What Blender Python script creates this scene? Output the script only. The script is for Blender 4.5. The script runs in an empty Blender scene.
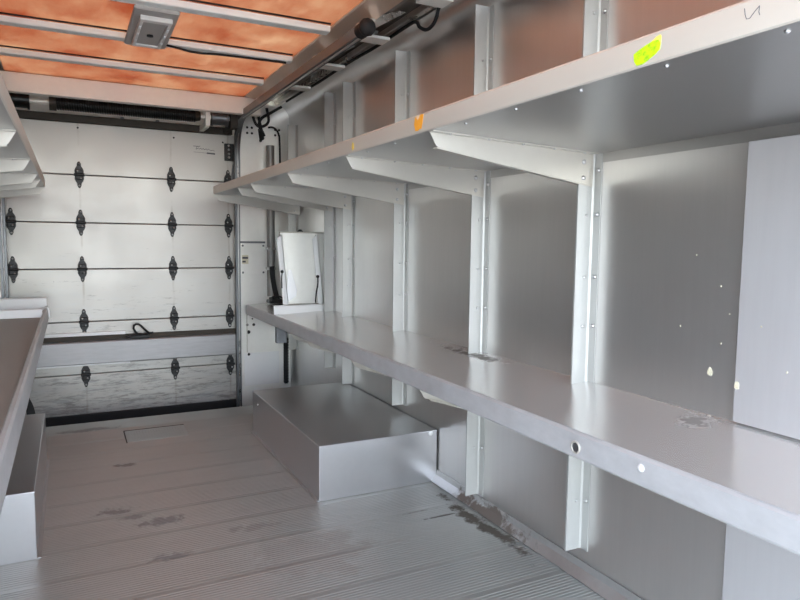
import bpy, bmesh, math, random
from mathutils import Vector, Matrix
random.seed(4)
PI = math.pi
scene = bpy.context.scene
COL = scene.collection

# ------------------------------------------------------------------ materials
def new_mat(name):
    m = bpy.data.materials.new(name); m.use_nodes = True
    nt = m.node_tree; nt.nodes.clear()
    out = nt.nodes.new('ShaderNodeOutputMaterial')
    return m, nt, out

class N:
    """small node helper"""
    def __init__(s, nt): s.nt = nt
    def __call__(s, typ, ins=None, **props):
        n = s.nt.nodes.new(typ)
        for k, v in props.items(): setattr(n, k, v)
        for k, v in (ins or {}).items():
            if isinstance(v, bpy.types.NodeSocket): s.nt.links.new(v, n.inputs[k])
            else: n.inputs[k].default_value = v
        return n
    def math(s, op, a, b=None, c=None, clamp=False):
        n = s.nt.nodes.new('ShaderNodeMath'); n.operation = op; n.use_clamp = clamp
        for i, v in enumerate((a, b, c)):
            if v is None: continue
            if isinstance(v, bpy.types.NodeSocket): s.nt.links.new(v, n.inputs[i])
            else: n.inputs[i].default_value = v
        return n.outputs[0]
    def mix(s, f, a, b):
        n = s.nt.nodes.new('ShaderNodeMix'); n.data_type = 'RGBA'
        for k, v in ((0, f), (6, a), (7, b)):
            if isinstance(v, bpy.types.NodeSocket): s.nt.links.new(v, n.inputs[k])
            else: n.inputs[k].default_value = v
        return n.outputs[2]
    def ramp(s, f, lo, hi):
        n = s.nt.nodes.new('ShaderNodeMapRange'); n.clamp = True
        s.nt.links.new(f, n.inputs[0]); n.inputs[1].default_value = lo; n.inputs[2].default_value = hi
        return n.outputs[0]
    def noise(s, vec, scale, detail=4, rough=.55, stretch=None):
        if stretch:
            mp = s('ShaderNodeMapping', {'Vector': vec, 'Scale': stretch}); vec = mp.outputs[0]
        return s('ShaderNodeTexNoise', {'Vector': vec, 'Scale': scale, 'Detail': detail, 'Roughness': rough}).outputs[0]

def c4(c): return (c[0], c[1], c[2], 1)

def metal(name, col, rough=.35, metallic=.85, var=.12, scratch=None, stains=(), rvar=.1, bump=0):
    """sheet metal: blotchy tone and gloss, optional stretched streaks, optional stains with a place and shape of their own"""
    m, nt, out = new_mat(name); n = N(nt)
    pos = n('ShaderNodeTexCoord').outputs['Object']
    big = n.noise(pos, 2.2, 5, .6)
    fine = n.noise(pos, 28, 5, .65, scratch or (1, 1, 1))
    f = n.math('ADD', n.math('MULTIPLY', n.math('SUBTRACT', big, .5), 1.1), n.math('MULTIPLY', n.math('SUBTRACT', fine, .5), .9))
    v = n.math('ADD', 1.0, n.math('MULTIPLY', f, var * 2))
    hsv = n('ShaderNodeHueSaturation', {'Color': c4(col), 'Value': v})
    colr = hsv.outputs[0]
    r = n.math('ADD', rough, n.math('MULTIPLY', f, rvar * 2), clamp=True)
    met = metallic
    sep = None
    for (cx, cy, cz, rx, ry, rz, sc, amount, scol) in stains:
        d = n('ShaderNodeVectorMath', {0: pos, 1: (cx, cy, cz)}, operation='SUBTRACT').outputs[0]
        d = n('ShaderNodeVectorMath', {0: d, 1: (1 / rx, 1 / ry, 1 / rz)}, operation='MULTIPLY').outputs[0]
        ln = n('ShaderNodeVectorMath', {0: d}, operation='LENGTH').outputs['Value']
        nz = n.noise(pos, sc, 5, .65)
        k = n.math('ADD', n.math('SUBTRACT', 1.0, ln), n.math('MULTIPLY', n.math('SUBTRACT', nz, .5), 2.4))
        k = n.math('MULTIPLY', n.ramp(k, .25, .6), amount)
        colr = n.mix(k, colr, c4(scol))
        r = n.math('ADD', r, n.math('MULTIPLY', k, .35), clamp=True)
        met = n.math('MULTIPLY', n.math('SUBTRACT', 1.0, k), met)
    p = n('ShaderNodeBsdfPrincipled', {'Base Color': colr, 'Roughness': r, 'Metallic': met})
    if bump:
        bp = n('ShaderNodeBump', {'Height': n.noise(pos, 5, 3, .5), 'Strength': bump, 'Distance': .02})
        nt.links.new(bp.outputs[0], p.inputs['Normal'])
    nt.links.new(p.outputs[0], out.inputs[0])
    return m

def plain(name, col, rough=.6, metallic=0, var=.06):
    return metal(name, col, rough, metallic, var, rvar=.04)

M = {}
M['wall'] = metal('brushed_aluminium_wall', (.70, .69, .675), .30, .9, .05, (1, 1.6, .08), rvar=.02)
M['overlay'] = metal('brushed_aluminium_overlay', (.78, .78, .80), .42, .7, .05, (1, 1.4, .10), rvar=.03)
M['post'] = metal('bright_aluminium_post', (.48, .485, .47), .42, .35, .05)
M['bracket'] = metal('bright_aluminium_bracket', (.55, .528, .475), .40, .4, .05)
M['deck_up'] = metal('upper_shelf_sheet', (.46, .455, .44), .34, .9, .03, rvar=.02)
M['lip_up'] = metal('upper_shelf_edge', (.69, .655, .585), .48, .35, .04, (1, .2, 1))
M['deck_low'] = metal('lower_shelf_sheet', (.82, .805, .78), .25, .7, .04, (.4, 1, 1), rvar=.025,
                      stains=((1.46, 2.22, .655, .05, .30, .1, 22, .8, (.10, .075, .05)), (1.44, 1.13, .655, .08, .07, .1, 26, .7, (.12, .09, .07))))
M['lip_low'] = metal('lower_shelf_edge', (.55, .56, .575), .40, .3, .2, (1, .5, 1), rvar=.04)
M['box'] = metal('wheel_box_sheet', (.60, .60, .615), .30, .85, .04, rvar=.03)
M['floor'] = metal('ribbed_floor', (.445, .455, .437), .44, .6, .10, (.15, 1, 1), rvar=.04,
                   stains=((.21, 3.42, 0, .09, .035, .1, 24, .6, (.13, .10, .085)), (.13, 2.84, 0, .10, .05, .1, 24, .6, (.13, .10, .09)), (.30, 2.66, 0, .14, .06, .1, 22, .6, (.13, .10, .09)), (.20, 2.75, 0, .08, .03, .1, 24, .55, (.13, .10, .09)), (.29, 2.34, 0, .12, .04, .1, 22, .5, (.13, .10, .09)),
                           (1.44, 2.10, 0, .055, .40, .1, 14, .9, (.06, .045, .03)), (.62, 2.45, 0, .14, .05, .1, 20, .4, (.15, .11, .09)),
                           (.75, 2.15, 0, .35, .25, .1, 7, .3, (.20, .14, .11)), (.05, 4.15, 0, .25, .05, .1, 20, .4, (.12, .1, .09)),
                           (1.33, 2.22, 0, .12, .012, .1, 9, .8, (.06, .05, .04)), (1.27, 2.30, 0, .12, .009, .1, 9, .7, (.06, .05, .04))))
M['angle'] = metal('floor_angle', (.50, .50, .50), .4, .75, .15,
                   stains=((1.49, 2.14, .02, .06, .34, .06, 18, .85, (.09, .06, .04)),))
M['door'] = None
M['deck_short'] = metal('worn_shelf_sheet', (.40, .37, .34), .5, .5, .08)
M['trough_shade'] = metal('shaded_roof_trough', (.34, .31, .28), .5, .4, .06)  # roof side sheet, darkened in colour to stand for shade
M['edge'] = metal('roof_reflection_edge', (.80, .62, .49), .34, .6, .05)  # bare metal with the orange roof's reflection put into its colour
M['rail'] = metal('scraped_door_rail', (.40, .40, .41), .42, .4, .22, (.3, 1, 3), rvar=.08)
M['cream'] = metal('cream_painted_sheet', (.94, .92, .83), .45, .05, .05)
M['bow'] = plain('pale_roof_bow', (.94, .97, .92), .45, .0, .03)
M['roofside'] = metal('roof_side_sheet', (.72, .68, .63), .30, .8, .05)
M['pillar'] = metal('rear_pillar_sheet', (.92, .92, .88), .32, .3, .05, rvar=.03)
M['dark'] = plain('black_hardware', (.013, .014, .015), .45, .1, .2)
M['rubber'] = plain('black_rubber', (.012, .012, .013), .7, 0, .2)
M['brown'] = plain('dark_brown_seal', (.045, .036, .026), .6, .2, .3)
M['spring'] = plain('oily_spring_steel', (.025, .025, .024), .35, .7, .3)
M['track'] = metal('galvanised_track', (.19, .20, .21), .42, .85, .12)
M['conduit'] = metal('dull_grey_conduit', (.30, .30, .29), .5, .5, .06)
M['steel'] = metal('bolt_steel', (.55, .55, .55), .3, .95, .08)
M['vent'] = plain('grey_plastic', (.46, .43, .40), .5, 0, .06)
M['lens'] = plain('frosted_plastic', (.74, .71, .67), .35, 0, .05)
M['white'] = plain('white_enamel', (.85, .86, .86), .4, .1, .03)
M['greensticker'] = None
M['orangesticker'] = metal('torn_orange_sticker', (.95, .42, .04), .6, 0, .06, stains=((.898, 1.66, 1.49, .05, .025, .02, 60, .8, (.9, .78, .6)),))
M['yellowsticker'] = plain('yellow_sticker_remnant', (.95, .75, .15), .6)
M['ink'] = plain('faded_ink', (.10, .10, .11), .7)
M['residue'] = plain('dried_residue', (.72, .68, .52), .8)
M['asphalt'] = plain('pale_concrete', (.42, .41, .39), .9)

def door_material():
    m, nt, out = new_mat('scuffed_white_door'); n = N(nt)
    pos = n('ShaderNodeTexCoord').outputs['Object']
    sx = n('ShaderNodeSeparateXYZ', {0: pos})
    X, Z = sx.outputs[0], sx.outputs[2]
    wear = n.math('SUBTRACT', 1.0, n.ramp(Z, -.05, 1.75))            # scraped low down where loads rub it
    sc = n.noise(pos, 11, 8, .78, (.55, 1, 3.6))
    low = n.math('SUBTRACT', .74, n.math('MULTIPLY', wear, .27))
    k = n.math('MULTIPLY', n.ramp(n.math('SUBTRACT', sc, low), 0, .10), .75)
    big = n.noise(pos, 1.6, 4, .6)
    base = n.mix(big, c4((.49, .475, .44)), c4((.56, .55, .52)))
    col = n.mix(k, base, c4((.20, .19, .18)))
    rub = n.noise(pos, 16, 6, .7, (.3, 1, 2.0))
    col = n.mix(n.math('MULTIPLY', n.math('MULTIPLY', n.ramp(rub, .50, .72), wear), .6), col, c4((.50, .52, .53)))
    for hx in HX[1:]:                                               # rust runs under the hinges
        d = n.math('ABSOLUTE', n.math('SUBTRACT', X, n.math('ADD', hx + .002, n.math('MULTIPLY', n.math('SUBTRACT', n.noise(pos, 9, 2, .5), .5), .012))))
        kk = n.math('SUBTRACT', 1.0, n.ramp(d, .003, .009))
        kk = n.math('MULTIPLY', kk, n.math('MULTIPLY', n.ramp(n.noise(pos, 5, 3, .6), .40, .62), .38))
        col = n.mix(kk, col, c4((.22, .17, .12)))
    p = n('ShaderNodeBsdfPrincipled', {'Base Color': col, 'Metallic': .25,
          'Roughness': n.math('ADD', .20, n.math('MULTIPLY', n.noise(pos, 4, 5, .6), .28))})
    bp = n('ShaderNodeBump', {'Height': n.noise(pos, 3.5, 3, .5), 'Strength': .10, 'Distance': .03})
    nt.links.new(bp.outputs[0], p.inputs['Normal'])
    nt.links.new(p.outputs[0], out.inputs[0]); return m

def roof_material():
    m, nt, out = new_mat('orange_translucent_fibreglass'); n = N(nt)
    pos = n('ShaderNodeTexCoord').outputs['Object']
    a = n.noise(pos, 4.5, 5, .55, (1, .6, 1))
    b = n.noise(pos, 40, 4, .7, (1, .35, 1))
    f = n.math('ADD', n.math('MULTIPLY', a, .75), n.math('MULTIPLY', b, .25))
    col = n.mix(n.ramp(f, .32, .68), c4(ROOF_A), c4(ROOF_B))
    t = n('ShaderNodeBsdfTranslucent', {'Color': col})
    d = n('ShaderNodeBsdfPrincipled', {'Base Color': c4((.62, .27, .17)), 'Roughness': .45})
    mx = n('ShaderNodeMixShader', {0: .30, 1: t.outputs[0], 2: d.outputs[0]})
    nt.links.new(mx.outputs[0], out.inputs[0]); return m

def green_material():
    m, nt, out = new_mat('fluorescent_green_sticker'); n = N(nt)
    pos = n('ShaderNodeTexCoord').outputs['Object']
    w = n.noise(pos, 150, 3, .6, (1, .8, 1))
    col = n.mix(n.ramp(w, .52, .62), c4((.55, .95, .01)), c4((.28, .60, .01)))
    p = n('ShaderNodeBsdfPrincipled', {'Base Color': col, 'Roughness': .5})
    nt.links.new(p.outputs[0], out.inputs[0]); return m

# ------------------------------------------------------------------ dimensions (metres; y runs from the cab to the rear door)
XR, XL = 1.5186, -.720                 # the two long walls
YD = 4.95                              # roll-up door
YF = 4.32                              # rear edge of the floor
ZC = 2.10                              # roof sheet
YFRONT = -1.1
HX = [-.335, .074, .666, 1.068]        # hinge columns on the door
HZ = [1.549, 1.227, .912, .548, .180]  # panel joints
ROOF_A, ROOF_B = (.285, .115, .061), (.41, .305, .215)
M['door'] = door_material(); M['roof'] = roof_material(); M['greensticker'] = green_material()

# ------------------------------------------------------------------ geometry helpers
class MB:
    def __init__(s): s.bm = bmesh.new()
    def box(s, a, b, bevel=0, seg=2):
        lo = [min(a[i], b[i]) for i in range(3)]; hi = [max(a[i], b[i]) for i in range(3)]
        t = bmesh.new()
        bmesh.ops.create_cube(t, size=1)
        for v in t.verts:
            v.co = Vector([lo[i] + (v.co[i] + .5) * (hi[i] - lo[i]) for i in range(3)])
        if bevel: bmesh.ops.bevel(t, geom=t.edges[:], offset=bevel, segments=seg, affect='EDGES', profile=.5)
        return s.add(t)
    def add(s, t, mat=None):
        if mat is not None: bmesh.ops.transform(t, matrix=mat, verts=t.verts)
        me = bpy.data.meshes.new('tmp'); t.to_mesh(me); t.free(); s.bm.from_mesh(me); bpy.data.meshes.remove(me); return s
    def prism(s, prof, axis, a, b, bevel=0):
        """prof: list of 2-D points in the plane across axis; extruded from a to b"""
        t = bmesh.new()
        def P(u, v, w):
            return {'y': (u, w, v), 'x': (w, u, v), 'z': (u, v, w)}[axis]
        A = [t.verts.new(P(u, v, a)) for u, v in prof]; B = [t.verts.new(P(u, v, b)) for u, v in prof]
        t.faces.new(A); t.faces.new(B[::-1])
        k = len(prof)
        for i in range(k): t.faces.new((A[i], B[i], B[(i + 1) % k], A[(i + 1) % k]))
        bmesh.ops.recalc_face_normals(t, faces=t.faces)
        if bevel: bmesh.ops.bevel(t, geom=t.edges[:], offset=bevel, segments=2, affect='EDGES')
        return s.add(t)
    def sheet(s, prof, axis, a, b, th):
        """thick sheet folded along an open profile"""
        pts = [Vector(p) for p in prof]; off = []
        for i, p in enumerate(pts):
            d0 = (p - pts[i - 1]).normalized() if i else (pts[1] - p).normalized()
            d1 = (pts[i + 1] - p).normalized() if i < len(pts) - 1 else d0
            n0 = Vector((-d0.y, d0.x)); n1 = Vector((-d1.y, d1.x)); nn = (n0 + n1)
            nn = nn.normalized() / max(.3, nn.normalized().dot(n0))
            off.append(p + nn * th)
        # quads, built strip by strip so that concave folds stay clean
        t = bmesh.new()
        def P(u, v, w): return {'y': (u, w, v), 'x': (w, u, v), 'z': (u, v, w)}[axis]
        r = []
        for p, q in zip(pts, off):
            r.append([t.verts.new(P(p.x, p.y, a)), t.verts.new(P(q.x, q.y, a)), t.verts.new(P(q.x, q.y, b)), t.verts.new(P(p.x, p.y, b))])
        for i in range(len(r) - 1):
            for k in range(4): t.faces.new((r[i][k], r[i][(k + 1) % 4], r[i + 1][(k + 1) % 4], r[i + 1][k]))
        t.faces.new(r[0]); t.faces.new(r[-1][::-1])
        bmesh.ops.recalc_face_normals(t, faces=t.faces)
        return s.add(t)
    def cyl(s, p, q, r, seg=16, r2=None):
        p, q = Vector(p), Vector(q); d = q - p
        t = bmesh.new()
        bmesh.ops.create_cone(t, cap_ends=True, segments=seg, radius1=r, radius2=r if r2 is None else r2, depth=d.length)
        return s.add(t, Matrix.Translation((p + q) / 2) @ d.to_track_quat('Z', 'Y').to_matrix().to_4x4())
    def dome(s, p, nrm, r, h):
        t = bmesh.new(); bmesh.ops.create_uvsphere(t, u_segments=12, v_segments=8, radius=1)
        d = Vector(nrm).normalized()
        return s.add(t, Matrix.Translation(p) @ d.to_track_quat('Z', 'Y').to_matrix().to_4x4() @ Matrix.Diagonal((r, r, h, 1)))
    def tube(s, pts, r, seg=8, closed=False):
        pts = [Vector(p) for p in pts]; t = bmesh.new(); rings = []
        n = len(pts); up = None
        for i, p in enumerate(pts):
            a = pts[max(i - 1, 0)] if not closed else pts[i - 1]; b = pts[min(i + 1, n - 1)] if not closed else pts[(i + 1) % n]
            d = (b - a).normalized()
            if up is None: up = Vector((0, 0, 1)) if abs(d.z) < .9 else Vector((1, 0, 0))
            x = d.cross(up).normalized(); y = x.cross(d).normalized(); up = y
            rings.append([t.verts.new(p + x * r * math.cos(2 * PI * k / seg) + y * r * math.sin(2 * PI * k / seg)) for k in range(seg)])
        m = n if closed else n - 1
        for i in range(m):
            A, B = rings[i], rings[(i + 1) % n]
            for k in range(seg): t.faces.new((A[k], A[(k + 1) % seg], B[(k + 1) % seg], B[k]))
        if not closed: t.faces.new(rings[0][::-1]); t.faces.new(rings[-1])
        bmesh.ops.recalc_face_normals(t, faces=t.faces)
        return s.add(t)
    def sweep(s, path, prof, side=Vector((1, 0, 0))):
        """sweep a closed 2-D profile along a path lying in a plane whose normal is side"""
        path = [Vector(p) for p in path]; t = bmesh.new(); rings = []
        for i, p in enumerate(path):
            d = (path[min(i + 1, len(path) - 1)] - path[max(i - 1, 0)]).normalized()
            nrm = side.cross(d).normalized()
            rings.append([t.verts.new(p + side * u + nrm * v) for u, v in prof])
        k = len(prof)
        for i in range(len(path) - 1):
            for j in range(k): t.faces.new((rings[i][j], rings[i][(j + 1) % k], rings[i + 1][(j + 1) % k], rings[i + 1][j]))
        t.faces.new(rings[0][::-1]); t.faces.new(rings[-1])
        bmesh.ops.recalc_face_normals(t, faces=t.faces)
        return s.add(t)
    def obj(s, name, mat, parent=None, smooth=None, loc=None):
        me = bpy.data.meshes.new(name); 
        if loc is not None: bmesh.ops.translate(s.bm, vec=-Vector(loc), verts=s.bm.verts)
        s.bm.to_mesh(me); s.bm.free()
        me.materials.append(M[mat] if isinstance(mat, str) else mat)
        o = bpy.data.objects.new(name, me); COL.objects.link(o)
        if loc is not None: o.location = loc
        if smooth is not None:
            for p in me.polygons: p.use_smooth = True
            try: me.set_sharp_from_angle(angle=math.radians(smooth))
            except Exception: pass
        if parent is not None:
            o.parent = parent
            if parent.type == 'EMPTY': o.matrix_parent_inverse = Matrix.Translation(-Vector(WLOC.get(parent.name, parent.location)))
            elif parent.name in WLOC: o.matrix_parent_inverse = Matrix.Translation(-Vector(WLOC[parent.name]))
        return o
WLOC = {}
def studs(parent, mat, items, name='bolt', link=None):
    out = []
    for p, nrm, r, h in items:
        o = MB().dome(p, nrm, r, h).obj(name, mat, parent, 40); out.append(o)
        if link is not None: o.parent = link
    return out
def tag(o, label=None, cat=None, group=None, kind=None):
    if label: o['label'] = label
    if cat: o['category'] = cat
    if group: o['group'] = group
    if kind: o['kind'] = kind
    return o
def thing(name, loc, label, cat, group=None):
    o = bpy.data.objects.new(name, None); COL.objects.link(o); o.location = loc; o.empty_display_size = .05
    WLOC[o.name] = Vector(loc)
    return tag(o, label, cat, group)
def struct(o): o['kind'] = 'structure'; return o
def copy_tree(o, parent=None):
    c = o.copy(); COL.objects.link(c)
    if parent is not None:
        c.parent = parent; c.matrix_parent_inverse = o.matrix_parent_inverse.copy()
    for ch in list(o.children): copy_tree(ch, c)
    return c

# ------------------------------------------------------------------ room shell
# floor: extruded planks laid across, each with fine ribs, flat band at every joint
PL = .2236
def floor_mesh():
    mb = MB(); t = mb.bm
    y0 = YFRONT; prof = []
    yj = 1.665 - PL * 13
    RIB = PL * .86 / 13
    while yj < 4.05:
        start = yj + PL * .07
        prof += [(yj - .0025, 0), (yj - .001, -.0009), (yj + .001, -.0009), (yj + .0025, 0)]
        for k in range(13):
            a = start + k * RIB
            prof += [(a + RIB * .08, 0), (a + RIB * .22, .0014), (a + RIB * .58, .0014), (a + RIB * .74, 0)]
        yj += PL
    prof = [(y, z) for y, z in prof if y0 < y < 4.12]
    prof = [(y0, 0)] + prof + [(4.13, 0), (YF, 0), (YF + .004, -.004), (YF + .004, -.16)]
    A = [t.verts.new((XL, y, z)) for y, z in prof]; B = [t.verts.new((XR, y, z)) for y, z in prof]
    for i in range(len(prof) - 1): t.faces.new((A[i], B[i], B[i + 1], A[i + 1]))
    return mb
struct(floor_mesh().obj('floor', 'floor'))
# sunken strip behind the floor's rear edge, in front of the door
mb = MB(); mb.box((XL, YF + .004, -.22), (XR, YD + .12, -.16)); struct(mb.obj('trim_1', 'rubber'))

def wall_prof(sgn):
    x = XR if sgn > 0 else XL
    pts = [(x, -.2), (x, 2.03)]
    for k in range(1, 8):
        a = k / 8 * PI / 2 * .95
        pts.append((x - sgn * .10 * (1 - math.cos(a)), 2.03 + .10 * math.sin(a)))
    return pts
for nm, sg in (('wall_right', 1), ('wall_left', -1)):
    mb = MB(); mb.sheet(wall_prof(sg), 'y', YFRONT if sg > 0 else .30, YD + .1, -.02 * sg)
    struct(mb.obj(nm, 'wall', smooth=30))
# roof: orange translucent centre, sheet metal sides
RX0, RX1 = -.308, 1.100
mb = MB(); mb.box((RX0 - .02, -.15, ZC), (RX1 + .03, 4.56, ZC + .004)); struct(mb.obj('ceiling', 'roof'))
for nm, sg in (('trim_2', 1), ('trim_3', -1)):
    x0 = RX1 if sg > 0 else RX0; xw = XR if sg > 0 else XL
    mb = MB(); mb.sheet([(x0, ZC - .003), (x0 + sg * .16, ZC + .004), (x0 + sg * .17, ZC + .09), (xw - sg * .120, ZC + .09), (xw - sg * .080, ZC + .085), (xw - sg * .045, ZC + .02)], 'y', -.15, YD + .1, .012 * sg)
    struct(mb.obj(nm, 'trough_shade', smooth=30))  # recess shaped to fall into shade, its colour darkened as well
mb = MB(); mb.box((RX0 - .02, 4.55, ZC + .006), (RX1 + .02, YD + .1, ZC + .02)); struct(mb.obj('trim_4', 'roofside'))
# rear wall: panel over the door and the two corner pillars
mb = MB(); mb.box((XL, YD + .06, 1.86), (XR, YD + .09, 2.2)); struct(mb.obj('wall_rear', 'cream'))
YP = 4.84
mb = MB()
mb.sheet([(1.132, YD + .06), (1.132, YP), (1.455, YP), (1.455, YP + .03), (XR, YP + .03)], 'z', -.18, 2.12, .006)
pr = struct(mb.obj('wall_rear_pillar', 'pillar'))
mb = MB()
mb.sheet([(XL, YP + .03), (XL + .065, YP + .03), (XL + .065, YP), (-.42, YP), (-.42, YD + .06)], 'z', -.18, 2.12, .006)
pl_ = struct(mb.obj('wall_rear_pillar', 'roofside'))
for nm, z in (('bolt', 1.905), ('bolt', 1.945)):
    for x in (1.19, 1.225, 1.40, 1.43):
        MB().dome((x, YP - .001, z), (0, -1, 0), .009, .006).obj('bolt', 'dark', pr, 40)
for (x, z, r) in ((1.18, .57, .012), (1.215, .53, .006), (1.175, .485, .010), (1.225, .485, .011), (1.185, .43, .014), (1.185, .26, .012)):
    MB().dome((x, YP - .001, z), (0, -1, 0), r, .006).obj('bolt', 'dark', pr, 40)
MB().box((1.15, YP - .004, .02), (1.42, YP - .0005, .27), .002).obj('kick_plate', 'white', pr)
mb = MB()
for k in range(16): mb.box((1.462, YP - .012, .02 + k * .022), (1.492, YP + .028, .034 + k * .022))
mb.box((1.466, YP - .006, .01), (1.488, YP + .028, .372))
mb.obj('slotted_strip', 'rubber', pr)
# angle along the foot of each long wall
for nm, sg, x in (('baseboard_right', 1, XR), ('baseboard_left', -1, XL)):
    mb = MB(); mb.sheet([(x - sg * .034, .0025), (x - sg * .026, .009), (x - sg * .005, .03), (x - sg * .002, .055)], 'y', YFRONT, YF, .004 * sg)
    struct(mb.obj(nm, 'angle', smooth=20))
# header in front of the roll-up shaft
mb = MB(); mb.box((XL + .02, 4.49, 1.976), (1.20, 4.505, 2.085), .003); mb.box((XL + .02, 4.49, 1.974), (1.20, 4.55, 1.980), .002)
struct(mb.obj('trim_5', 'cream'))
# ground outside
mb = MB(); mb.box((-40, -40, -.95), (40, 40, -.85)); struct(mb.obj('ground', 'asphalt'))

# ------------------------------------------------------------------ roll-up door
door = bpy.data.objects.new('door_1', None); COL.objects.link(door); door.location = (.37, YD, -.08); WLOC[door.name] = Vector(door.location)
struct(door); door['label'] = 'scuffed white roll-up rear door with rows of black hinges'
zs = [1.895] + HZ + [-.118]
for i in range(6):
    mb = MB(); mb.box((-.415, YD, zs[i + 1] + .002), (1.125, YD + .035, zs[i] - .002), .004)
    mb.obj('door_panel', 'door', door)
# joint shadow strips are just the gaps; a dark seal sits behind them
MB().box((-.415, YD + .02, -.09), (1.125, YD + .04, 1.89)).obj('backing', 'rubber', door)
MB().box((-.16 - .2, YD - .03, 1.893), (1.10, YD + .03, 1.942), .004).obj('top_seal', 'brown', door)
MB().box((-.37, YD - .02, -.16), (1.125, YD + .03, -.100), .006).obj('bottom_seal', 'rubber', door)
# raised rail across the door, with a ledge above whose shadow is painted as a dark strip
rail = MB().sheet([(YD, .262), (YD - .03, .252), (YD - .045, .262), (YD - .045, .405), (YD - .04, .412), (YD - .01, .416)], 'x', -.36, 1.115, -.004).obj('cross_rail', 'rail', door)
mb = MB(); mb.box((-.36, YD - .010, .416), (1.115, YD + .001, .450), .002); mb.obj('ledge_shadow', 'brown', door)
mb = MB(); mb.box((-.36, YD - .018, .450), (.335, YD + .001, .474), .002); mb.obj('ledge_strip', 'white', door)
MB().box((-.36, YD - .034, .244), (.36, YD - .0005, .260), .002).obj('edge_strip', 'white', door)  # bright half of the rail's lower edge put in as a white strip
# latch handle: bent rod on a plate
hnd = MB().tube([(.335, YD - .05, .432), (.36, YD - .055, .435), (.40, YD - .055, .447), (.50, YD - .05, .452), (.515, YD - .045, .455)], .007).obj('handle', 'dark', door, 40)
arc = [(.425 - .00, YD - .055, .452)]
for k in range(13):
    a = -2.4 + k / 12 * 3.4
lp = [(.41, .450), (.395, .470), (.385, .492), (.388, .512), (.402, .522), (.420, .520), (.435, .508), (.455, .485), (.475, .465), (.485, .455)]
MB().tube([(x, YD - .055, z) for x, z in lp], .0075).obj('loop', 'dark', hnd, 40)
MB().box((.36, YD - .05, .420), (.49, YD - .01, .440), .004).obj('latch_plate', 'dark', hnd)
# hinges: two pointed leaves on a knuckle, with bolts
def leaf(mb, sg):
    h_ = [(.027, 0), (.028, .030), (.022, .044), (.013, .058), (.012, .074), (.005, .088)]
    pr_ = [(x, sg * z) for x, z in h_] + [(-x, sg * z) for x, z in h_[::-1]]
    mb.prism(pr_, 'y', -.010, -.001)
def make_hinge(x, z):
    h = bpy.data.objects.new('hinge', None); COL.objects.link(h); h.location = (x, YD, z); h.parent = door
    h.matrix_parent_inverse = Matrix.Translation(-WLOC[door.name])
    for nm, sg in (('upper_leaf', 1), ('lower_leaf', -1)):
        mb = MB(); leaf(mb, sg); mb.box((-.022, -.022, sg * .004), (.022, -.004, sg * .034), .005)
        o = mb.obj(nm, 'dark'); o.parent = h
    o = MB().cyl((-.032, -.020, 0), (.032, -.020, 0), .009).obj('knuckle', 'dark', None, 40); o.parent = h
    studs(None, 'steel', [((0, -.011, .072), (0, -1, 0), .0065, .006), ((0, -.011, -.072), (0, -1, 0), .0065, .006),
                          ((-.010, -.023, .024), (0, -1, 0), .006, .005), ((.010, -.023, -.024), (0, -1, 0), .006, .005)], link=h)
    return h
h0 = None
for r, z in enumerate(HZ):
    for c, x in enumerate(HX):
        if c == 0 and r in (0, 3, 4): continue
        if h0 is None: h0 = make_hinge(x, z)
        else:
            h = h0.copy(); COL.objects.link(h); h.location = (x, YD, z)
            for ch in h0.children:
                d = ch.copy(); COL.objects.link(d); d.parent = h
# roller bracket at the head of the door
mb = MB(); mb.box((1.045, YD - .02, 1.705), (1.115, YD - .001, 1.83), .004)
rb = mb.obj('roller_bracket', 'dark', door)
studs(rb, 'steel', [((1.075, YD - .021, z), (0, -1, 0), .009, .006) for z in (1.73, 1.755, 1.785, 1.815)])
mb = MB(); mb.prism([(1.085, 1.56), (1.115, 1.56), (1.118, 1.70), (1.105, 1.68)], 'y', YD - .014, YD - .001); mb.obj('reinforcing_plate', 'track', door)
# small maker's mark: faded script over a thin line
mb = MB()
def stroke(mb, pts, w, f):
    for (a, b) in zip(pts[:-1], pts[1:]):
        a, b = Vector(a), Vector(b); d = (b - a).normalized(); nn = Vector((-d.y, d.x)) * w / 2
        e = d * w * .3
        q = [a - e + nn, a - e - nn, b + e - nn, b + e + nn]
        t = bmesh.new(); lo = [t.verts.new(f(v.x, v.y, 0)) for v in q]; hi = [t.verts.new(f(v.x, v.y, 1)) for v in q]
        t.faces.new(lo); t.faces.new(hi[::-1])
        for i in range(4): t.faces.new((lo[i], lo[(i + 1) % 4], hi[(i + 1) % 4], hi[i]))
        bmesh.ops.recalc_face_normals(t, faces=t.faces); mb.add(t)
fd = lambda u, v, k: (u, YD - .0002 - k * .001, v)
stroke(mb, [(.825, 1.797), (.865, 1.797), (.872, 1.800)], .004, fd)
stroke(mb, [(.852, 1.797), (.842, 1.775)], .003, fd)
sc_ = [(.845, 1.776), (.862, 1.786), (.866, 1.777), (.878, 1.785), (.884, 1.776), (.894, 1.784), (.902, 1.775), (.914, 1.783), (.922, 1.774), (.932, 1.782), (.946, 1.772), (.962, 1.775), (.975, 1.771)]
stroke(mb, sc_, .003, fd)
stroke(mb, [(.825, 1.755), (.92, 1.752)], .002, fd)
stroke(mb, [(.922, 1.752), (.975, 1.750)], .011, fd)
tg = mb.obj('maker_mark', 'ink', door); tg['label'] = 'small black script mark with underline on the top door panel'
for (x, z) in ((.075, 1.862), (.69, 1.845), (1.035, 1.838)):
    MB().dome((x, YD - .001, z), (0, -1, 0), .007, .005).obj('bolt', 'dark', door, 40)

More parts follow.
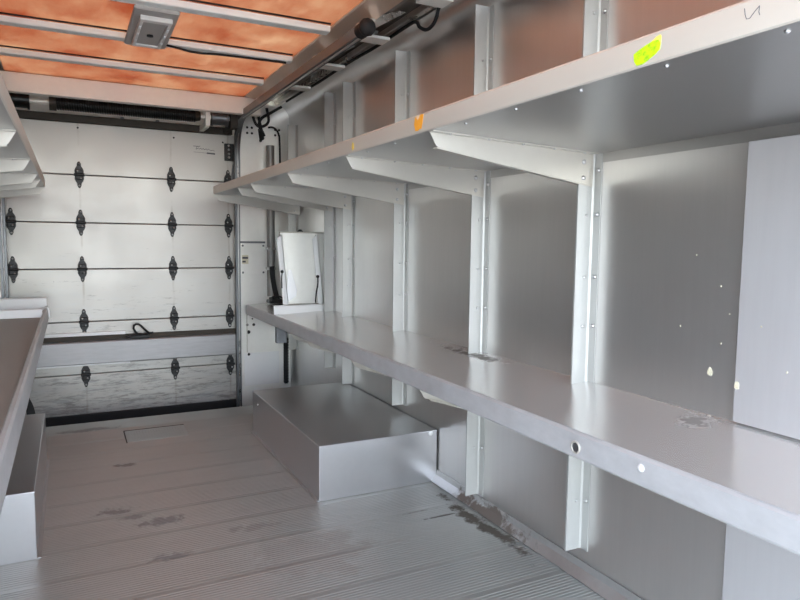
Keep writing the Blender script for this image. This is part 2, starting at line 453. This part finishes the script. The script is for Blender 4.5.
# ------------------------------------------------------------------ roll-up shaft behind the header
sh = thing('torsion_spring_shaft', (.37, 4.72, 1.985), 'dark torsion spring on a steel shaft above the roll-up door', 'door spring')
ZS = 1.972
MB().cyl((-.42, 4.72, ZS), (1.10, 4.72, ZS), .016).obj('shaft', 'cream', sh, 40)
def helix(x0, x1, r, turns, wire):
    k = int(turns * 14)
    return [(x0 + (x1 - x0) * i / k, 4.72 + r * math.cos(i / 14 * 2 * PI), ZS + r * math.sin(i / 14 * 2 * PI)) for i in range(k + 1)]
MB().tube(helix(-.06, .80, .036, 60, .007), .0085, 6).obj('spring', 'spring', sh, 60)
MB().cyl((-.085, 4.72, ZS), (-.045, 4.72, ZS), .050, 24).obj('spring_cone', 'brown', sh, 40)
MB().cyl((.80, 4.72, ZS), (.835, 4.72, ZS), .040, 24, .03).obj('spring_cone', 'brown', sh, 40)
for x in (-.30, .915):
    mb = MB(); mb.cyl((x, 4.72, ZS), (x + .10, 4.72, ZS), .050, 24); mb.cyl((x - .008, 4.72, ZS), (x + .004, 4.72, ZS), .058, 24); mb.cyl((x + .096, 4.72, ZS), (x + .108, 4.72, ZS), .058, 24)
    mb.obj('cable_drum', 'spring' if x < 0 else 'track', sh, 40)
for x, m_ in ((-.345, 'brown'), (.865, 'cream'), (1.035, 'brown')):
    mb = MB(); mb.prism([(4.68, 1.905), (4.75, 1.905), (4.765, 2.03), (4.665, 2.03)], 'x', x, x + (.05 if m_ == 'brown' else .03)); mb.box((x, 4.72, 1.90), (x + .03, 5.01, 1.935))
    mb.obj('bearing_plate', m_, sh)
for x in (.33, .56):
    mb = MB(); mb.prism([(x, 1.905), (x + .05, 1.905), (x + .03, 1.955), (x + .012, 1.955)], 'y', 4.93, 5.009); mb.obj('wall_bracket', 'track', sh)

# ------------------------------------------------------------------ door tracks
def track(x0, x1, name, label, mirror):
    t = thing(name, (x1, YD - .05, 0), label, 'door track', None)
    path = [(x0, 2.48, 1.985), (x0, 3.2, 1.985), (x0, 4.0, 1.985), (x0, 4.56, 1.985)]
    for k in range(1, 11):
        a = k / 10 * PI / 2
        path.append((x0 + (x1 - x0) * k / 10, 4.56 + .30 * math.sin(a), 1.985 - .30 * (1 - math.cos(a))))
    path += [(x1, 4.865, 1.4), (x1, 4.87, .6), (x1, 4.875, -.158)]
    s_ = 1 if not mirror else -1
    w, h_ = .019, .022
    prof = [(-w, -h_), (-w, h_), (-w * .5, h_), (-w * .5, h_ - .006), (-w + .006, h_ - .006), (-w + .006, -h_ + .006), (w - .006, -h_ + .006), (w - .006, h_ - .006), (w * .5, h_ - .006), (w * .5, h_), (w, h_), (w, -h_)]
    MB().sweep(path, prof).obj('rail', 'track', t, 40)
    MB().tube([(p[0] - s_ * .0, p[1] - .024 * min(1, max(0, (p[1] - 4.5) / .3)), p[2] - .024 * (1 - min(1, max(0, (p[1] - 4.5) / .3)))) for p in path], .0055).obj('bright_edge', 'steel', t, 40)
    mb = MB(); mb.dome((x0, 2.475, 1.985), (0, 1, 0), .036, .034); mb.cyl((x0, 2.47, 1.985), (x0, 2.54, 1.985), .030)
    mb.obj('rubber_stop', 'rubber', t, 40)
    for y in (2.62, 3.18, 3.75, 4.3):
        mb = MB(); mb.prism([(x0 + s_ * .02, 2.012), (x0 + s_ * .02, 2.045), (x0 + s_ * .20, 2.120), (x0 + s_ * .24, 2.120), (x0 + s_ * .06, 2.012)], 'y', y - .02, y + .02)
        mb.obj('hanger_bracket', 'roofside', t)
    for z in (.40, 1.30):
        MB().box((x1 + s_ * .012, 4.862, z - .02), (x1 + s_ * .030, 4.90, z + .02), .002).obj('wall_clip', 'steel', t)
    return t
track(1.098, 1.118, 'door_track', 'grey door track running under the roof and down beside the access cover', False)
track(-.360, -.378, 'door_track', 'grey door track behind the shelves opposite the long ones', True)

# ------------------------------------------------------------------ roof bows and what hangs from the roof
BOWS = [(4.025, 'pale roof bow next to the header over the door'), (3.457, 'pale roof bow crossed by the ceiling light, black wire along it'),
        (2.90, 'pale roof bow along the edge of the ceiling light farther from the door'), (2.335, 'pale roof bow one step farther from the door than the ceiling light')]
for y, lab in BOWS:
    t = thing('roof_bow', (.4, y - .03, 2.06), lab, 'roof bow', 'roof bows under the orange roof')
    mb = MB(); mb.sheet([(y - .064, 2.088), (y - .062, 2.066), (y - .058, 2.062), (y - .006, 2.062), (y - .002, 2.066), (y, 2.088)], 'x', -.60, 1.078, .003)
    mb.obj('channel', 'bow', t)
    for yy_ in (y - .070, y + .001): MB().box((-.29, yy_, 2.091), (1.078, yy_ + .005, 2.0985)).obj('gap_shadow', 'rubber', t)  # dark strips stand in for the shadow gaps along the bow
    MB().box((1.25, y - .075, 2.064), (1.372, y + .012, 2.078), .002).obj('end_plate', 'bow', t)
mb = MB(); mb.sheet([(1.092, ZC - .004), (1.098, ZC - .010), (1.195, 2.066), (1.200, 2.075)], 'y', 0, 4.485, .002)
tag(mb.obj('roof_edge_strip', 'edge'), 'metal strip tinted pinkish by the orange roof it edges, beside the door track', 'trim strip')
# ceiling light
cl = thing('ceiling_light', (.36, 3.16, 2.05), 'grey rectangular ceiling light with raised rim and dark centre', 'ceiling light')
mb = MB()
mb.prism([(.262, 2.885), (.438, 2.885), (.448, 3.44), (.262, 3.44)], 'z', 2.046, 2.062, .004); mb.obj('base_plate', 'vent', cl)
rim = MB()
for a, b in (((.290, 2.955), (.418, 2.990)), ((.290, 3.345), (.418, 3.375)), ((.290, 2.985), (.306, 3.35)), ((.402, 2.985), (.418, 3.35))):
    rim.box((a[0], a[1], 2.026), (b[0], b[1], 2.047), .004)
rim.obj('rim', 'lens', cl)
MB().box((.306, 2.988, 2.034), (.402, 3.347, 2.047), .003).obj('cover', 'vent', cl)
MB().cyl((.352, 3.19, 2.028), (.352, 3.19, 2.036), .014).obj('switch', 'rubber', cl, 40)
for y in (3.06, 3.16, 3.27):
    for x in (.298, .410): MB().box((x - .005, y - .014, 2.022), (x + .005, y + .014, 2.030), .002).obj('clip', 'white', cl)
MB().dome((.40, 3.41, 2.046), (0, 0, -1), .009, .006).obj('screw', 'dark', cl, 40)
# wire from the light along the bow
pts = [(.43, 3.37, 2.052), (.48, 3.40, 2.055), (.56, 3.432, 2.052), (.62, 3.444, 2.054), (.70, 3.434, 2.057), (.82, 3.425, 2.057), (.95, 3.420, 2.057), (1.05, 3.418, 2.057)]
tag(MB().tube(pts, .0055).obj('light_wire', 'rubber', None, 60), 'thin black wire running from the ceiling light along a roof bow', 'wire')
# roof rail on the corner over the long shelf
rl = thing('roof_rail', (1.42, 2.5, 2.12), 'long square metal rail under the roof corner above the wall posts', 'rail')
MB().box((1.402, .2, 2.126), (1.430, 4.80, 2.156), .003).obj('rail', 'roofside', rl)
for y in (2.2, 3.1, 4.0, 4.6): MB().box((1.396, y - .02, 2.15), (1.428, y + .02, 2.186), .002).obj('mount', 'post', rl)
# cable under the rail, with a slack loop
def cat(ps, n=8):
    ps = [Vector(p) for p in ps]; out = []
    for i in range(len(ps) - 1):
        p0, p1, p2, p3 = ps[max(i - 1, 0)], ps[i], ps[i + 1], ps[min(i + 2, len(ps) - 1)]
        for k in range(n):
            t = k / n
            out.append(.5 * ((2 * p1) + (p2 - p0) * t + (2 * p0 - 5 * p1 + 4 * p2 - p3) * t * t + (3 * p1 - p0 - 3 * p2 + p3) * t ** 3))
    out.append(ps[-1]); return out
cb = [(1.425, .6, 2.118), (1.425, 1.6, 2.116), (1.425, 2.38, 2.117), (1.425, 2.46, 2.114), (1.425, 2.485, 2.08), (1.425, 2.52, 2.055), (1.425, 2.575, 2.052), (1.425, 2.635, 2.08), (1.425, 2.67, 2.112), (1.425, 2.76, 2.118), (1.425, 3.1, 2.112), (1.425, 3.5, 2.118), (1.425, 3.95, 2.112), (1.425, 4.3, 2.117), (1.40, 4.55, 2.10)]
tag(MB().tube(cat(cb), .008).obj('roof_cable', 'rubber', None, 60), 'black cable with a slack loop hanging under the roof rail', 'cable')
wb = thing('wire_bundle', (1.22, 4.62, 1.95), 'tangle of black wires hanging from the roof in the rear corner', 'wires')
for ps in ([(1.38, 4.6, 2.07), (1.30, 4.62, 2.02), (1.24, 4.62, 1.98), (1.22, 4.62, 1.93), (1.245, 4.62, 1.885), (1.26, 4.63, 1.86)],
           [(1.17, 4.62, 2.07), (1.18, 4.62, 1.98), (1.21, 4.62, 1.925), (1.26, 4.62, 1.93), (1.29, 4.62, 1.97), (1.27, 4.6, 2.05)],
           [(1.20, 4.62, 2.07), (1.215, 4.6, 1.97), (1.235, 4.62, 1.91), (1.25, 4.66, 1.86), (1.262, 4.74, 1.84)]):
    MB().tube(cat(ps), .010).obj('wire', 'rubber', wb, 60)
MB().cyl((1.256, 4.68, 1.845), (1.235, 4.64, 1.905), .018).obj('plug', 'rubber', wb, 40)
# conduit down the corner pillar and its arched edge seal
cd = thing('conduit', (1.30, 4.80, 0), 'grey vertical conduit down the rear corner pillar behind the shelves', 'conduit')
mb = MB(); mb.cyl((1.352, YP - .034, .70), (1.352, YP - .034, 1.82), .030, 20); mb.obj('pipe', 'conduit', cd, 40)
for z in (.90, 1.05, 1.62): MB().box((1.318, YP - .062, z), (1.384, YP - .001, z + .018), .003).obj('clamp', 'steel', cd)
sl = [(1.345, YP - .01, 1.955), (1.375, YP - .01, 1.96), (1.405, YP - .01, 1.945), (1.425, YP - .01, 1.91), (1.432, YP - .01, 1.85), (1.434, YP - .01, 1.5), (1.434, YP - .01, 1.42)]
tag(MB().tube(cat(sl, 5), .007).obj('edge_seal', 'rubber', None, 60), 'thin black seal arching along the edge of the corner pillar', 'seal')
# access cover on the pillar
ac = thing('access_cover', (1.22, YP, .98), 'square metal access cover with a small printed label on the corner pillar', 'access cover')
MB().box((1.130, YP - .012, .862), (1.312, YP - .001, 1.102), .003).obj('plate', 'pillar', ac)
MB().box((1.128, YP - .016, 1.098), (1.314, YP - .001, 1.112), .002).obj('top_edge', 'track', ac)
lb = MB().box((1.138, YP - .014, .945), (1.186, YP - .011, 1.01)).obj('label_plate', 'residue', ac); lb['label'] = 'small printed label with dark bars'
mb = MB(); MB().box((1.141, YP - .0155, .982), (1.183, YP - .0135, .997)).obj('print', 'ink', lb); MB().box((1.141, YP - .0155, .955), (1.166, YP - .0135, .968)).obj('print', 'ink', lb)
studs(ac, 'track', [((x, YP - .012, z), (0, -1, 0), .008, .005) for x in (1.145, 1.300) for z in (.88, 1.08)], 'screw')

# ------------------------------------------------------------------ wall posts along the long shelf
def post(y, z0, z1, label, bolts):
    t = thing('wall_post', (XR - .0175, y - .03, z0), label, 'wall post', 'pale metal posts along the long shelf wall')
    prof = [(XR - .0655, y + .008), (XR - .066, y + .006), (XR - .066, y), (XR - .010, y), (XR - .004, y - .004), (XR - .004, y - .034)]
    mb = MB(); mb.sheet(prof, 'z', z0, z1, .003); mb.obj('channel', 'post', t)
    for z in bolts:
        studs(t, 'steel', [((XR - .0075, y - .022, z), (-1, 0, 0), .0075, .006), ((XR - .030, y - .001, z - .003), (0, -1, 0), .005, .004)])
    return t
BZ = (.27, .47, .86, 1.02, 1.22, 1.36, 1.62, 1.85)
post(1.607, .098, 2.057, 'pale metal wall post by the holed stretch of shelf edge, foot ending above the floor', BZ)
post(2.224, .064, 2.057, 'pale metal wall post beside the wheel box, reaching the grimy floor angle', BZ)
post(2.930, .285, 2.057, 'pale metal wall post rising from the middle of the wheel box', BZ[1:])
post(3.615, .255, 2.050, 'pale metal wall post standing clear beside the leaning metal panel', BZ[1:])
post(3.925, .30, 2.050, 'pale metal wall post partly behind the leaning metal panel', BZ[1:])
post(4.690, .30, 1.965, 'pale metal wall post last before the rear corner pillar', BZ[1:-1])

# ------------------------------------------------------------------ upper shelves (trays with an upturned edge on tapering brackets)
def upper_shelf(sg, xf, xw, y0, y1, ys, label):
    z_f, z_w, z_l = 1.4352, 1.414, 1.4882
    t = thing('upper_shelf', (xw, (y0 + y1) / 2, z_w), label, 'shelf')
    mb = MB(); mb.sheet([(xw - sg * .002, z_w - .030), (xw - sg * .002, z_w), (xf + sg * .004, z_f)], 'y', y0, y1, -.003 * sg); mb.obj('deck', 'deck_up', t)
    mb = MB(); mb.sheet([(xf + sg * .004, z_f + .0005), (xf + sg * .001, z_f + .003), (xf, z_f + .008), (xf, z_l - .004), (xf + sg * .003, z_l), (xf + sg * .012, z_l), (xf + sg * .014, z_l - .012)], 'y', y0, y1, -.003 * sg)
    mb.obj('front_lip', 'lip_up', t, 25)
    for y in ys:
        xt, xb = xf + sg * .0045, xf + sg * .030
        xe = xw - sg * .012
        zt = lambda x: z_f + (z_w - z_f) * (x - xf) / (xw - xf) - .0005
        web = [(xt, zt(xt)), (xb - sg * .004, 1.397), (xb + sg * .004, 1.392), (xe, 1.311), (xe, zt(xe))]
        yw = y - .0026
        mb = MB(); mb.prism(web, 'y', yw - .002, yw + .002)
        q = [(xt, zt(xt)), (xt, zt(xt) - .003), (xe, zt(xe) - .003), (xe, zt(xe))]
        mb.prism(q, 'y', yw - .024, yw - .001)
        q = [(xb, 1.3925), (xb, 1.3895), (xe, 1.308), (xe, 1.311)]
        mb.prism(q, 'y', yw + .001, yw + .022)
        b = mb.obj('bracket', 'bracket', t)
        for f in (.10, .32, .52, .72, .92):
            x = xt + (xe - xt) * f; studs(b, 'steel', [((x, yw - .014, zt(x) - .003), (0, 0, -1), .005, .004)], 'rivet')
        studs(b, 'steel', [((xe - sg * .040, yw - .002, z), (0, -1, 0), .008, .006) for z in (1.335, 1.385)])
    return t
us = upper_shelf(1, .8977, XR, .1, 4.62, (1.607, 2.224, 2.930, 3.615, 3.925, 4.585), 'long upper tray shelf with a green sticker on its edge')
yy = .45
for y in (.604, .815, 1.025, 1.238, 1.45, 1.86, 2.07, 2.45, 2.70):
    MB().dome((.923, y, 1.4335), (0, 0, -1), .0045, .004).obj('rivet', 'steel', us, 40)
# stickers and the pencilled mark on the upper shelf's edge
LX = .8977 + .0002
def patch(pts, mat, name, lab, par, lift=.0012):
    t = bmesh.new(); A = [t.verts.new((LX - .0003, y, z)) for y, z in pts]; B = [t.verts.new((LX - lift, y, z)) for y, z in pts]
    t.faces.new(A); t.faces.new(B[::-1])
    for i in range(len(pts)): t.faces.new((A[i], A[(i + 1) % len(pts)], B[(i + 1) % len(pts)], B[i]))
    bmesh.ops.recalc_face_normals(t, faces=t.faces)
    mb = MB(); mb.add(t); o = mb.obj(name, mat, par); o['label'] = lab; return o
patch([(.865, 1.4605), (.863, 1.448), (.857, 1.440), (.846, 1.4395), (.833, 1.4430), (.818, 1.4495), (.8085, 1.4555), (.8065, 1.465), (.811, 1.4725), (.824, 1.473), (.841, 1.469), (.855, 1.4645)], 'greensticker', 'green_sticker', 'fluorescent green sticker with smudged writing', us)
patch([(.826, 1.473), (.811, 1.4725), (.8065, 1.465), (.8055, 1.476), (.808, 1.480), (.816, 1.4785)], 'yellowsticker', 'yellow_sticker_scrap', 'torn yellow corner above the green sticker', us, .0008)
patch([(1.684, 1.463), (1.676, 1.444), (1.662, 1.442), (1.650, 1.447), (1.641, 1.445), (1.634, 1.462), (1.630, 1.484), (1.645, 1.4865), (1.660, 1.482), (1.668, 1.4865), (1.680, 1.480)], 'orangesticker', 'orange_sticker', 'torn orange sticker', us)
patch([(2.150, 1.455), (2.142, 1.443), (2.130, 1.448), (2.132, 1.466), (2.142, 1.472)], 'yellowsticker', 'yellow_sticker_scrap', 'scrap of yellow sticker', us)
fl = lambda u, v, k: (LX - .0003 - k * .0008, u, v)
mb = MB()
stroke(mb, [(.6545, 1.4755), (.653, 1.466), (.6505, 1.4595)], .0007, fl); stroke(mb, [(.6505, 1.4595), (.6455, 1.459)], .0007, fl)
stroke(mb, [(.6455, 1.459), (.638, 1.4665), (.631, 1.4725)], .0007, fl); stroke(mb, [(.631, 1.4725), (.6315, 1.464), (.630, 1.4595)], .0007, fl)
o = mb.obj('pencil_mark', 'ink', us); o['label'] = 'pencilled zigzag letter'
upper_shelf(-1, -.122, XL, .32, 4.62, (2.22, 2.99, 3.66, 4.006, 4.60), 'upper tray shelf opposite the long one, its bracket ends showing at the picture edge')

# ------------------------------------------------------------------ lower shelves
ls = thing('lower_shelf', (XR, 2.4, .655), 'long lower metal shelf with a downturned scuffed edge above the wheel box', 'shelf')
XF = 1.1319
mb = MB(); mb.sheet([(XR - .002, .674), (XR - .02, .670), (1.2, .6545), (XF + .010, .6525)], 'y', .1, 4.70, .003); mb.obj('deck', 'deck_low', ls, 20)
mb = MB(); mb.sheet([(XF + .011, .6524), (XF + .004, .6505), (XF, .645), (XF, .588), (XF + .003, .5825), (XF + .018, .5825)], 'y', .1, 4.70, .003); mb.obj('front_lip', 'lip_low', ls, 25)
mb = MB(); mb.sheet([(3.985, .6545), (3.992, .704), (3.996, .708), (4.012, .708)], 'x', XF + .006, XR - .004, .003); o = mb.obj('end_upstand', 'white', ls); o['label'] = 'pale upstand near the end of the shelf'
for y in (2.224, 2.930, 3.615, 3.925):
    yw = y - .0026; xe = XR - .012
    mb = MB(); mb.prism([(1.165, .650), (1.215, .552), (1.245, .505), (1.262, .498), (xe, .420), (xe, .650)], 'y', yw - .002, yw + .002)
    mb.prism([(1.258, .501), (1.258, .498), (xe, .417), (xe, .420)], 'y', yw - .022, yw)
    mb.prism([(1.165, .650), (1.165, .647), (xe, .647), (xe, .650)], 'y', yw - .022, yw)
    b = mb.obj('bracket', 'bracket', ls)
    studs(b, 'steel', [((xe - .040, yw - .002, z), (0, -1, 0), .008, .006) for z in (.45, .52)])
# far end: gray channel block and its pale curved plate
mb = MB(); mb.box((1.165, 4.02, .465), (1.235, 4.06, .58), .003); o = mb.obj('end_block', 'track', ls)
mb = MB(); mb.box((XF + .004, 4.695, .30), (XF + .010, 4.70, .65)); mb.box((XF + .004, 4.66, .60), (1.20, 4.70, .648)); mb.obj('end_angle', 'bracket', ls)
# hole with a grommet, bolt head, on the downturned edge
t = MB().tube([(XF - .002, 1.228 + .0145 * math.cos(a * PI / 12), .612 + .0145 * math.sin(a * PI / 12)) for a in range(24)], .0028, 6, True).obj('grommet', 'bracket', ls, 60)
MB().cyl((XF - .0015, 1.228, .612), (XF + .001, 1.228, .612), .012).obj('hole', 'track', ls, 40)
MB().dome((XF, 1.018, .626), (-1, 0, 0), .0095, .006).obj('bolt', 'white', ls, 40)

ll = thing('lower_shelf', (XL, 2.4, .66), 'lower tray shelf opposite the long one, with pale cross bars near the door', 'shelf')
XG = -.1335
mb = MB(); mb.sheet([(XG - .006, .672), (-.3, .668), (XL + .002, .664)], 'y', .32, 4.62, .003); mb.obj('deck', 'deck_short', ll, 20)
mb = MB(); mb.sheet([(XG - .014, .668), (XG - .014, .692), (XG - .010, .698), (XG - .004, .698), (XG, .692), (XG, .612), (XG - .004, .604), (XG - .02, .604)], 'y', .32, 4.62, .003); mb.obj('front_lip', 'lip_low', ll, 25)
mb = MB(); mb.sheet([(4.19, .672), (4.20, .714), (4.204, .718), (4.22, .718)], 'x', XL + .01, XG - .016, .003); mb.obj('cross_bar', 'white', ll)
mb = MB(); mb.sheet([(4.585, .674), (4.585, .746), (4.588, .750), (4.61, .750)], 'x', XL + .01, XG - .004, .003); mb.obj('cross_bar', 'white', ll)
MB().tube([(XG - .02, 4.30, .705), (XG - .004, 4.28, .722), (XG + .012, 4.27, .716), (XG + .018, 4.27, .66)], .006).obj('hook', 'white', ll, 60)

# ------------------------------------------------------------------ wheel boxes
def wheel_box(xa, xw, y0, y1, label, sg):
    t = thing('wheel_box', ((xa + xw) / 2, (y0 + y1) / 2, 0), label, 'wheel box')
    z = .2466
    mb = MB(); mb.box((xa, y0, .0), (xw, y1, z), .003, 2); mb.obj('housing', 'box', t)
    mb = MB()
    mb.box((xa - sg * .012, y0 + .0, .0023), (xa + sg * .001, y1, .006), .001)
    mb.obj('weld_strip', 'angle', t)
    if sg > 0:
        MB().dome((xw - .036, y0 - .001, z - .012), (0, -1, 0), .012, .006).obj('corner_weld', 'white', t, 40)
        MB().dome((xa - .0005, y1 - .12, z - .055), (-1, 0, 0), .007, .004).obj('rivet', 'steel', t, 40)
    return t
wheel_box(.928, XR - .006, 2.5707, 3.7115, 'grey metal wheel box under the long shelf', 1)
wheel_box(-.135, XL + .006, 2.5211, 3.657, 'grey metal wheel box cut off by the picture edge', -1)
# black strap hanging beside the short-side shelf by the door
sp = [(-.34, 4.46, .60), (-.335, 4.46, .45), (-.32, 4.45, .33), (-.275, 4.44, .18), (-.245, 4.43, .10), (-.235, 4.42, .04)]
tag(MB().sweep(cat(sp, 5), [(-.003, -.022), (-.003, .022), (.003, .022), (.003, -.022)], Vector((0, 1, 0))).obj('hanging_strap', 'rubber', None, 40), 'black strap hanging below the lower shelf opposite the long one, near the door', 'strap')

# ------------------------------------------------------------------ panels at the cab end of the long wall
op = thing('overlay_panel', (XR - .01, .5, 0), 'large smooth metal sheet fixed over the long wall at the picture edge', 'metal sheet')
MB().box((XR - .018, -.2, .678), (XR - .0005, 1.063, 1.3825), .002).obj('upper_sheet', 'overlay', op)
MB().box((XR - .018, -.2, .058), (XR - .0005, 1.063, .655), .002).obj('lower_sheet', 'overlay', op)
def chip(y, z, s, x, name, par, lab):
    pts = []
    for k in range(9):
        a = k / 9 * 2 * PI; r = s * random.uniform(.55, 1.1); pts.append((y + r * math.cos(a) * .8, z + r * math.sin(a)))
    t = bmesh.new(); A = [t.verts.new((x, p, q)) for p, q in pts]; B = [t.verts.new((x - .001, p, q)) for p, q in pts]
    t.faces.new(A); t.faces.new(B[::-1])
    for i in range(9): t.faces.new((A[i], A[(i + 1) % 9], B[(i + 1) % 9], B[i]))
    bmesh.ops.recalc_face_normals(t, faces=t.faces)
    mb = MB(); mb.add(t); o = mb.obj(name, 'residue', par); o['label'] = lab
wr = bpy.data.objects['wall_right']
chip(1.148, .792, .013, XR - .0004, 'residue_patch', wr, 'pale patch of dried residue')
chip(1.055, .775, .012, XR - .0184, 'residue_patch', op, 'pale patch of dried residue')
for (y, z, s) in ((1.21, 1.10, .0022), (1.13, 1.02, .003), (1.25, .90, .0022), (1.10, .95, .0022), (1.12, .87, .003)):
    chip(y, z, s, XR - .0004, 'residue_speck', wr, 'tiny pale speck')
for (y, z, s) in ((1.00, .93, .003), (.93, .83, .003)):
    chip(y, z, s, XR - .0184, 'residue_speck', op, 'tiny pale speck')

# ------------------------------------------------------------------ leaning panel and bits on the far end of the lower shelf
lp_ = thing('leaning_panel', (1.33, 4.06, .71), 'grey metal panel with two white uprights standing on the long lower shelf', 'metal panel')
mb = MB(); mb.prism([(1.218, .712), (1.500, .712), (1.498, 1.174), (1.200, 1.174)], 'y', 4.058, 4.063); mb.obj('sheet', 'pillar', lp_)
MB().box((1.198, 4.050, 1.170), (1.500, 4.066, 1.180), .002).obj('top_edge', 'bracket', lp_)
for x0, x1 in ((1.166, 1.208), (1.405, 1.446)):
    w_ = .034
    mb = MB(); mb.prism([(x0 + w_, 1.160), (x0, 1.135), (x1, .712), (x1 + .034, .712)], 'y', 4.016, 4.022)
    mb.prism([(x0 + w_ - .004, 1.160), (x0 + w_, 1.160), (x1 + .034, .712), (x1 + .030, .712)], 'y', 4.016, 4.057)
    u = mb.obj('upright', 'white', lp_); u['label'] = 'white folded upright'
    xk = x0 + (x1 - x0) * .5 + .014
    MB().dome((xk, 4.015, .925 if x0 < 1.3 else .890), (0, -1, 0), .011, .012).obj('knob', 'rubber', u, 40)
    if x0 > 1.3:
        z1 = .890
        MB().tube(cat([(xk, 4.012, z1), (xk - .001, 4.011, z1 - .05), (xk - .010, 4.012, z1 - .10), (xk - .014, 4.013, z1 - .14), (xk - .016, 4.013, .718)], 4), .005).obj('cord', 'rubber', u, 60)
    else:
        MB().tube(cat([(xk, 4.012, .925), (xk - .004, 4.012, .88), (xk - .002, 4.013, .82)], 4), .004).obj('cord', 'rubber', u, 60)
mb = MB(); mb.prism([(1.25, .93), (1.27, .935), (1.31, .80), (1.30, .76), (1.25, .73), (1.237, .73)], 'y', 4.046, 4.050); mb.obj('stiffener', 'overlay', lp_)
mb = MB(); mb.prism([(1.315, 1.179), (1.33, 1.195), (1.34, 1.195), (1.355, 1.179)], 'y', 4.052, 4.064); mb.obj('catch', 'dark', lp_)
bs = thing('black_strap', (1.32, 4.60, .66), 'black strap with buckle lying between the corner pillar and the leaning panel', 'strap')
MB().sweep(cat([(1.300, 4.60, .935), (1.305, 4.60, .86), (1.318, 4.60, .78), (1.335, 4.60, .71), (1.342, 4.60, .690)], 5), [(-.003, -.018), (-.003, .018), (.003, .018), (.003, -.018)], Vector((0, 1, 0))).obj('webbing', 'rubber', bs, 40)
mb = MB(); mb.box((1.265, 4.55, .669), (1.40, 4.63, .695), .006); mb.box((1.275, 4.54, .69), (1.33, 4.60, .712), .005); mb.tube(cat([(1.27, 4.56, .70), (1.31, 4.55, .722), (1.36, 4.55, .71), (1.40, 4.56, .685)], 5), .007)
mb.obj('buckle', 'dark', bs)

# ------------------------------------------------------------------ floor hatch
fh = thing('floor_hatch', (.41, 3.91, 0), 'small ribbed rectangular hatch set in the floor near the door', 'floor hatch')
mb = MB(); mb.box((.255, 3.79, .0006), (.580, 4.03, .0018))
for k in range(20): mb.box((.27 + k * .0152, 3.80, .0018), (.275 + k * .0152, 4.02, .0032))
mb.obj('plate', 'floor', fh)
mb = MB(); mb.box((.246, 3.785, .0005), (.252, 4.035, .0034)); mb.box((.246, 4.031, .0005), (.585, 4.035, .0034)); mb.obj('seam', 'brown', fh)

# ------------------------------------------------------------------ light
w = bpy.data.worlds.new('sky'); scene.world = w; w.use_nodes = True
nt = w.node_tree; nt.nodes.clear()
sky = nt.nodes.new('ShaderNodeTexSky'); sky.sky_type = 'NISHITA'; sky.sun_disc = False
sky.sun_elevation = math.radians(52); sky.sun_rotation = math.radians(20); sky.air_density = 1.0; sky.dust_density = 1.5; sky.ozone_density = 1.0
bg = nt.nodes.new('ShaderNodeBackground'); bg.inputs[1].default_value = 2.6
ow = nt.nodes.new('ShaderNodeOutputWorld'); hs = nt.nodes.new('ShaderNodeHueSaturation'); hs.inputs['Saturation'].default_value = .45
nt.links.new(sky.outputs[0], hs.inputs['Color']); nt.links.new(hs.outputs[0], bg.inputs[0]); nt.links.new(bg.outputs[0], ow.inputs[0])
sun = bpy.data.lights.new('sun', 'SUN'); sun.energy = 3.0; sun.angle = math.radians(.6); sun.color = (1, .95, .88)
so = bpy.data.objects.new('sun', sun); COL.objects.link(so)
sd = Vector((.60, .14, .80)).normalized()                # from beyond the long wall, high
so.rotation_euler = sd.to_track_quat('Z', 'Y').to_euler(); so.location = (6, 2, 8)
# daylight portal across the open cab end
po = bpy.data.lights.new('cab_opening', 'AREA'); po.shape = 'RECTANGLE'; po.size = 2.3; po.size_y = 2.3; po.cycles.is_portal = True
pob = bpy.data.objects.new('cab_opening', po); COL.objects.link(pob); pob.location = (.4, YFRONT, 1.0); pob.rotation_euler = (math.radians(90), 0, 0)

# ------------------------------------------------------------------ camera
F, YAW, PITCH, ROLL, H = 648.5412, -26.9844, -5.2366, .6271, 1.13
y_, p_, r_ = (math.radians(v) for v in (YAW, PITCH, ROLL))
fw = Vector((math.sin(-y_) * math.cos(p_), math.cos(y_) * math.cos(p_), math.sin(p_)))
rt = Vector((math.cos(y_), math.sin(y_), 0)); up = rt.cross(fw)
rt2 = rt * math.cos(r_) + up * math.sin(r_); up2 = -rt * math.sin(r_) + up * math.cos(r_)
cam = bpy.data.cameras.new('camera'); co = bpy.data.objects.new('camera', cam); COL.objects.link(co)
co.matrix_world = Matrix(((rt2.x, up2.x, -fw.x, 0), (rt2.y, up2.y, -fw.y, 0), (rt2.z, up2.z, -fw.z, H), (0, 0, 0, 1)))
cam.sensor_width = 36; cam.lens = F / 800 * 36; cam.clip_start = .01
scene.camera = co
scene.view_settings.view_transform = 'Standard'; scene.view_settings.look = 'None'
scene.view_settings.gamma = 1; scene.view_settings.use_curve_mapping = False
scene.view_settings.exposure = -0.28
